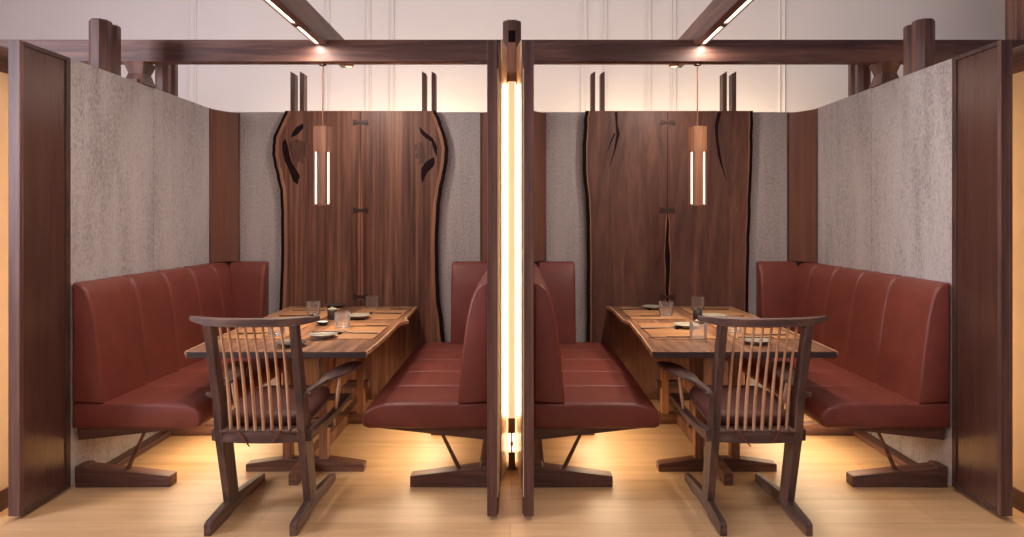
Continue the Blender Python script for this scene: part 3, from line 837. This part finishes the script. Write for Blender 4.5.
# dark cups and sauce dishes in the middle of each table
for px, py, nm in ((331, 320, 'left'), (698.7, 320.4, 'right')):
    x, y = place(px, py, TZ)
    y += .03
    t = thing('spice_cup', (x, y, TZ), 'small black stoneware cup in the middle of the %s table' % nm, 'cup', 'black cups')
    b = B(); b.lathe([(.0, 0), (.028, 0), (.031, .004), (.032, .066), (.030, .068), (.028, .064), (.028, .056), (0, .055)], 24); b.build('cup_body', 'cup', t, smooth=50)
    if nm == 'left':
        b = B(); b.lathe([(.0, .050), (.0275, .052), (.034, .070), (.034, .073), (.022, .078), (.008, .082), (.008, .088), (.0, .090)], 24); b.build('lid', 'plate', t, smooth=50)
    else:
        b = B(); b.lathe([(.0, .050), (.0275, .052), (.0275, .058), (.0, .062)], 24); b.build('filling', 'bark_void', t, smooth=50)
for px, py, nm in ((322.5, 325, 'left'), (700.5, 323.8, 'right')):
    x, y = place(px, py, TZ); y += .0
    b = B(); b.lathe([(.0, 0), (.022, 0), (.024, .006), (.040, .018), (.0435, .022), (.041, .023), (.024, .012), (.0, .010)], 24)
    t = b.build('sauce_dish', 'cup', loc=(x, y, TZ+.0005), smooth=50)
    tag(t, 'little footed sauce dish holding something white on the %s table' % nm, 'dish', 'sauce dishes')
    b = B(); b.lathe([(.0, .010), (.024, .0125), (.037, .0195), (.03, .024), (.0, .027)], 24); b.build('white_filling', 'white_ware', t, smooth=50)
# cutlery: a dark slim knife and chopsticks on a rest at each visible setting
def utensils():
    sets = [(-1, .78, 4.36, 4.075, 'left', 'front', 'inner'), (-1, .78, 5.17, 4.92, 'left', 'rear', 'inner'), (-1, 1.64, 4.36, 4.06, 'left', 'front', 'outer'), (-1, 1.64, 5.10, 4.80, 'left', 'rear', 'outer'),
            (1, .80, 3.945, 4.26, 'right', 'front', 'inner'), (1, .80, 4.80, 5.15, 'right', 'rear', 'inner'), (1, 1.64, 4.02, 4.30, 'right', 'front', 'outer'), (1, 1.64, 4.80, 5.15, 'right', 'rear', 'outer')]
    kn = st = rs = None
    z = TZ+.0052
    for bx, e, ky, cy, nm, yw, iw in sets:
        inner = iw == 'inner'
        d = 1 if inner else -1               # from the edge towards the middle of the table, in |x|
        e = e+(.012 if bx < 0 else -.010)
        place_ = '%s %s setting of the %s table' % (yw, iw, nm)
        xk = bx*(e+d*.125)
        if kn is None:
            kn = thing('table_knife', (xk, ky, z), 'x', 'knife')
            b = B(); b.loft([[(u, -w, 0), (u, w, 0), (u, w*.8, .004), (u, -w*.8, .004)] for u, w in ((-.125, .003), (-.11, .006), (-.03, .0075), (-.02, .006))]); b.build('blade', 'steel', kn)
            b = B(); b.loft([[(u, -w, 0), (u, w, 0), (u, w*.8, .007), (u, -w*.8, .007)] for u, w in ((-.02, .005), (.06, .0065), (.115, .006), (.12, .003))]); b.build('handle', 'stick', kn, bevel=.001)
            o = kn
        else: o = dup(kn, (xk, ky, z), 'x')
        tag(o, 'dark slim table knife, %s' % place_, 'knife', 'table knives')
        xr = bx*(e+d*.235)
        if rs is None:
            b = B(); b.loft([[(u, -.009, 0), (u, .009, 0), (u, .007, h), (u, -.007, h)] for u, h in ((-.026, .013), (-.014, .008), (0, .006), (.014, .008), (.026, .013))])
            rs = b.build('chopstick_rest', 'bark', smooth=50); o = rs
        else: o = dup(rs, (0, 0, 0), 'x')
        o.location = (xr, cy, z); o.rotation_euler = (0, 0, PI/2)
        tag(o, 'little dark chopstick rest, %s' % place_, 'chopstick rest', 'chopstick rests')
        for q, (dy, wname) in enumerate(((-.006, 'nearer'), (.006, 'farther'))):
            if st is None:
                b = B(); b.tube([(-.115, 0, .0045), (0, 0, .0065), (.115, 0, .0095)], [.0036, .0032, .0020], 6); st = b.build('chopstick', 'stick'); o = st
            else: o = dup(st, (0, 0, 0), 'x')
            o.location = (bx*(e+d*.125), cy+dy, z)
            o.rotation_euler = (0, 0, 0 if bx*d > 0 else PI)
            tag(o, '%s dark chopstick of the pair, %s' % (wname, place_), 'chopstick', 'chopsticks')
utensils()
p0 = pp[0]
b = B(); b.tube([(-.10, 0, 0), (.10, .0, .0)], [.0035, .0025], 8)
o = b.build('serving_stick', 'stick', loc=(p0.x+.03, p0.y+.03, p0.z+.0285)); o.rotation_euler = (0, 0, math.radians(8))
tag(o, 'dark stick lying across the grey plate nearest the left chair', 'stick')
p0 = pp[7]
b = B(); b.tube([(-.10, 0, 0), (.10, .0, .0)], [.0035, .0025], 8)
o = b.build('serving_stick', 'stick', loc=(p0.x+.01, p0.y+.03, p0.z+.0285)); o.rotation_euler = (0, 0, math.radians(-4))
tag(o, 'dark stick lying across the plate behind the right chair spindles', 'stick')

# ------------------------------------------------------------------ lights
def area(name, loc, rot, sx, sy, power, col, spread=PI):
    d = bpy.data.lights.new(name, 'AREA'); d.shape = 'RECTANGLE'; d.size = sx; d.size_y = sy
    d.energy = power; d.color = col; d.spread = spread
    o = bpy.data.objects.new(name, d); C.objects.link(o); o.location = loc; o.rotation_euler = rot
    return o
def spot(name, loc, power, col, angle, blend=.6, rad=.03, rot=(0, 0, 0)):
    d = bpy.data.lights.new(name, 'SPOT'); d.energy = power; d.color = col; d.spot_size = math.radians(angle); d.spot_blend = blend; d.shadow_soft_size = rad
    o = bpy.data.objects.new(name, d); C.objects.link(o); o.location = loc; o.rotation_euler = rot
    return o
WARM = (1, .74, .46); WARM2 = (1, .76, .50); WARM3 = (1, .87, .76); COOL = (.90, .88, 1.0)
for s in (-1, 1):
    # under-seat strips
    area('under_bench_light', (s*(OX-.46), 4.50, .292), (0, s*math.radians(14), 0), .28, 1.5, 9.5, WARM)
    area('under_bench_light', (s*(IX+.46), 4.50, .292), (0, -s*math.radians(16), 0), .26, 1.5, 8, WARM)
    # pendants
    spot('pendant_spot', (s*1.19-.014, 4.345, 1.50), 38, WARM2, 118, 1.0, .03)
    # overhead strips
    area('beam_light', (s*1.211-.012, 3.05, 2.52), (0, 0, 0), .022, 2.45, 27, WARM3)
    spot('beam_downlight', (s*1.14, 4.8, 2.49), 32, WARM3, 165, .9, .03, (math.radians(25), 0, 0))
    # strips inside the outer cavities
    area('cavity_strip', (s*2.438, 4.0, 1.09), (math.radians(90), 0, PI), .07, 2.1, 17, WARM)
# linear wash on the room wall behind the partitions
for x, p in ((-.85, 26), (-1.95, 10), (1.15, 20), (2.4, 20)):
    area('wall_washer', (x, 7.0, 1.9), (math.radians(112), 0, 0), .7, .08, p, WARM2)
area('left_window', (-4.7, 1.3, 2.2), (math.radians(85), 0, math.radians(-52)), 1.2, 1.8, 170, COOL)
area('front_soft', (0, -1.2, 4.2), (math.radians(38), 0, 0), 6, 2, 22, (1, .90, .92))
area('upper_hall', (0, 5.9, 4.55), (math.radians(12), 0, 0), 10, 1.6, 118, (1, .95, .95))
w = bpy.data.worlds.new('World'); bpy.context.scene.world = w; w.use_nodes = True
bg = w.node_tree.nodes['Background']; bg.inputs['Color'].default_value = (.84, .72, .84, 1); bg.inputs['Strength'].default_value = .25

# ------------------------------------------------------------------ camera
cam = bpy.data.cameras.new('camera'); co = bpy.data.objects.new('camera', cam); C.objects.link(co)
co.location = (CAMX, 0, CAMZ); co.rotation_euler = (PI/2, 0, 0)
cam.sensor_width = 36; cam.lens = F*36/1024
cam.shift_x = (512-CX)/1024; cam.shift_y = (CY-268.5)/1024
cam.clip_start = .05
sc = bpy.context.scene; sc.camera = co
sc.view_settings.view_transform = 'Standard'; sc.view_settings.look = 'None'
sc.view_settings.gamma = 1; sc.view_settings.use_curve_mapping = False
sc.view_settings.exposure = 0.0
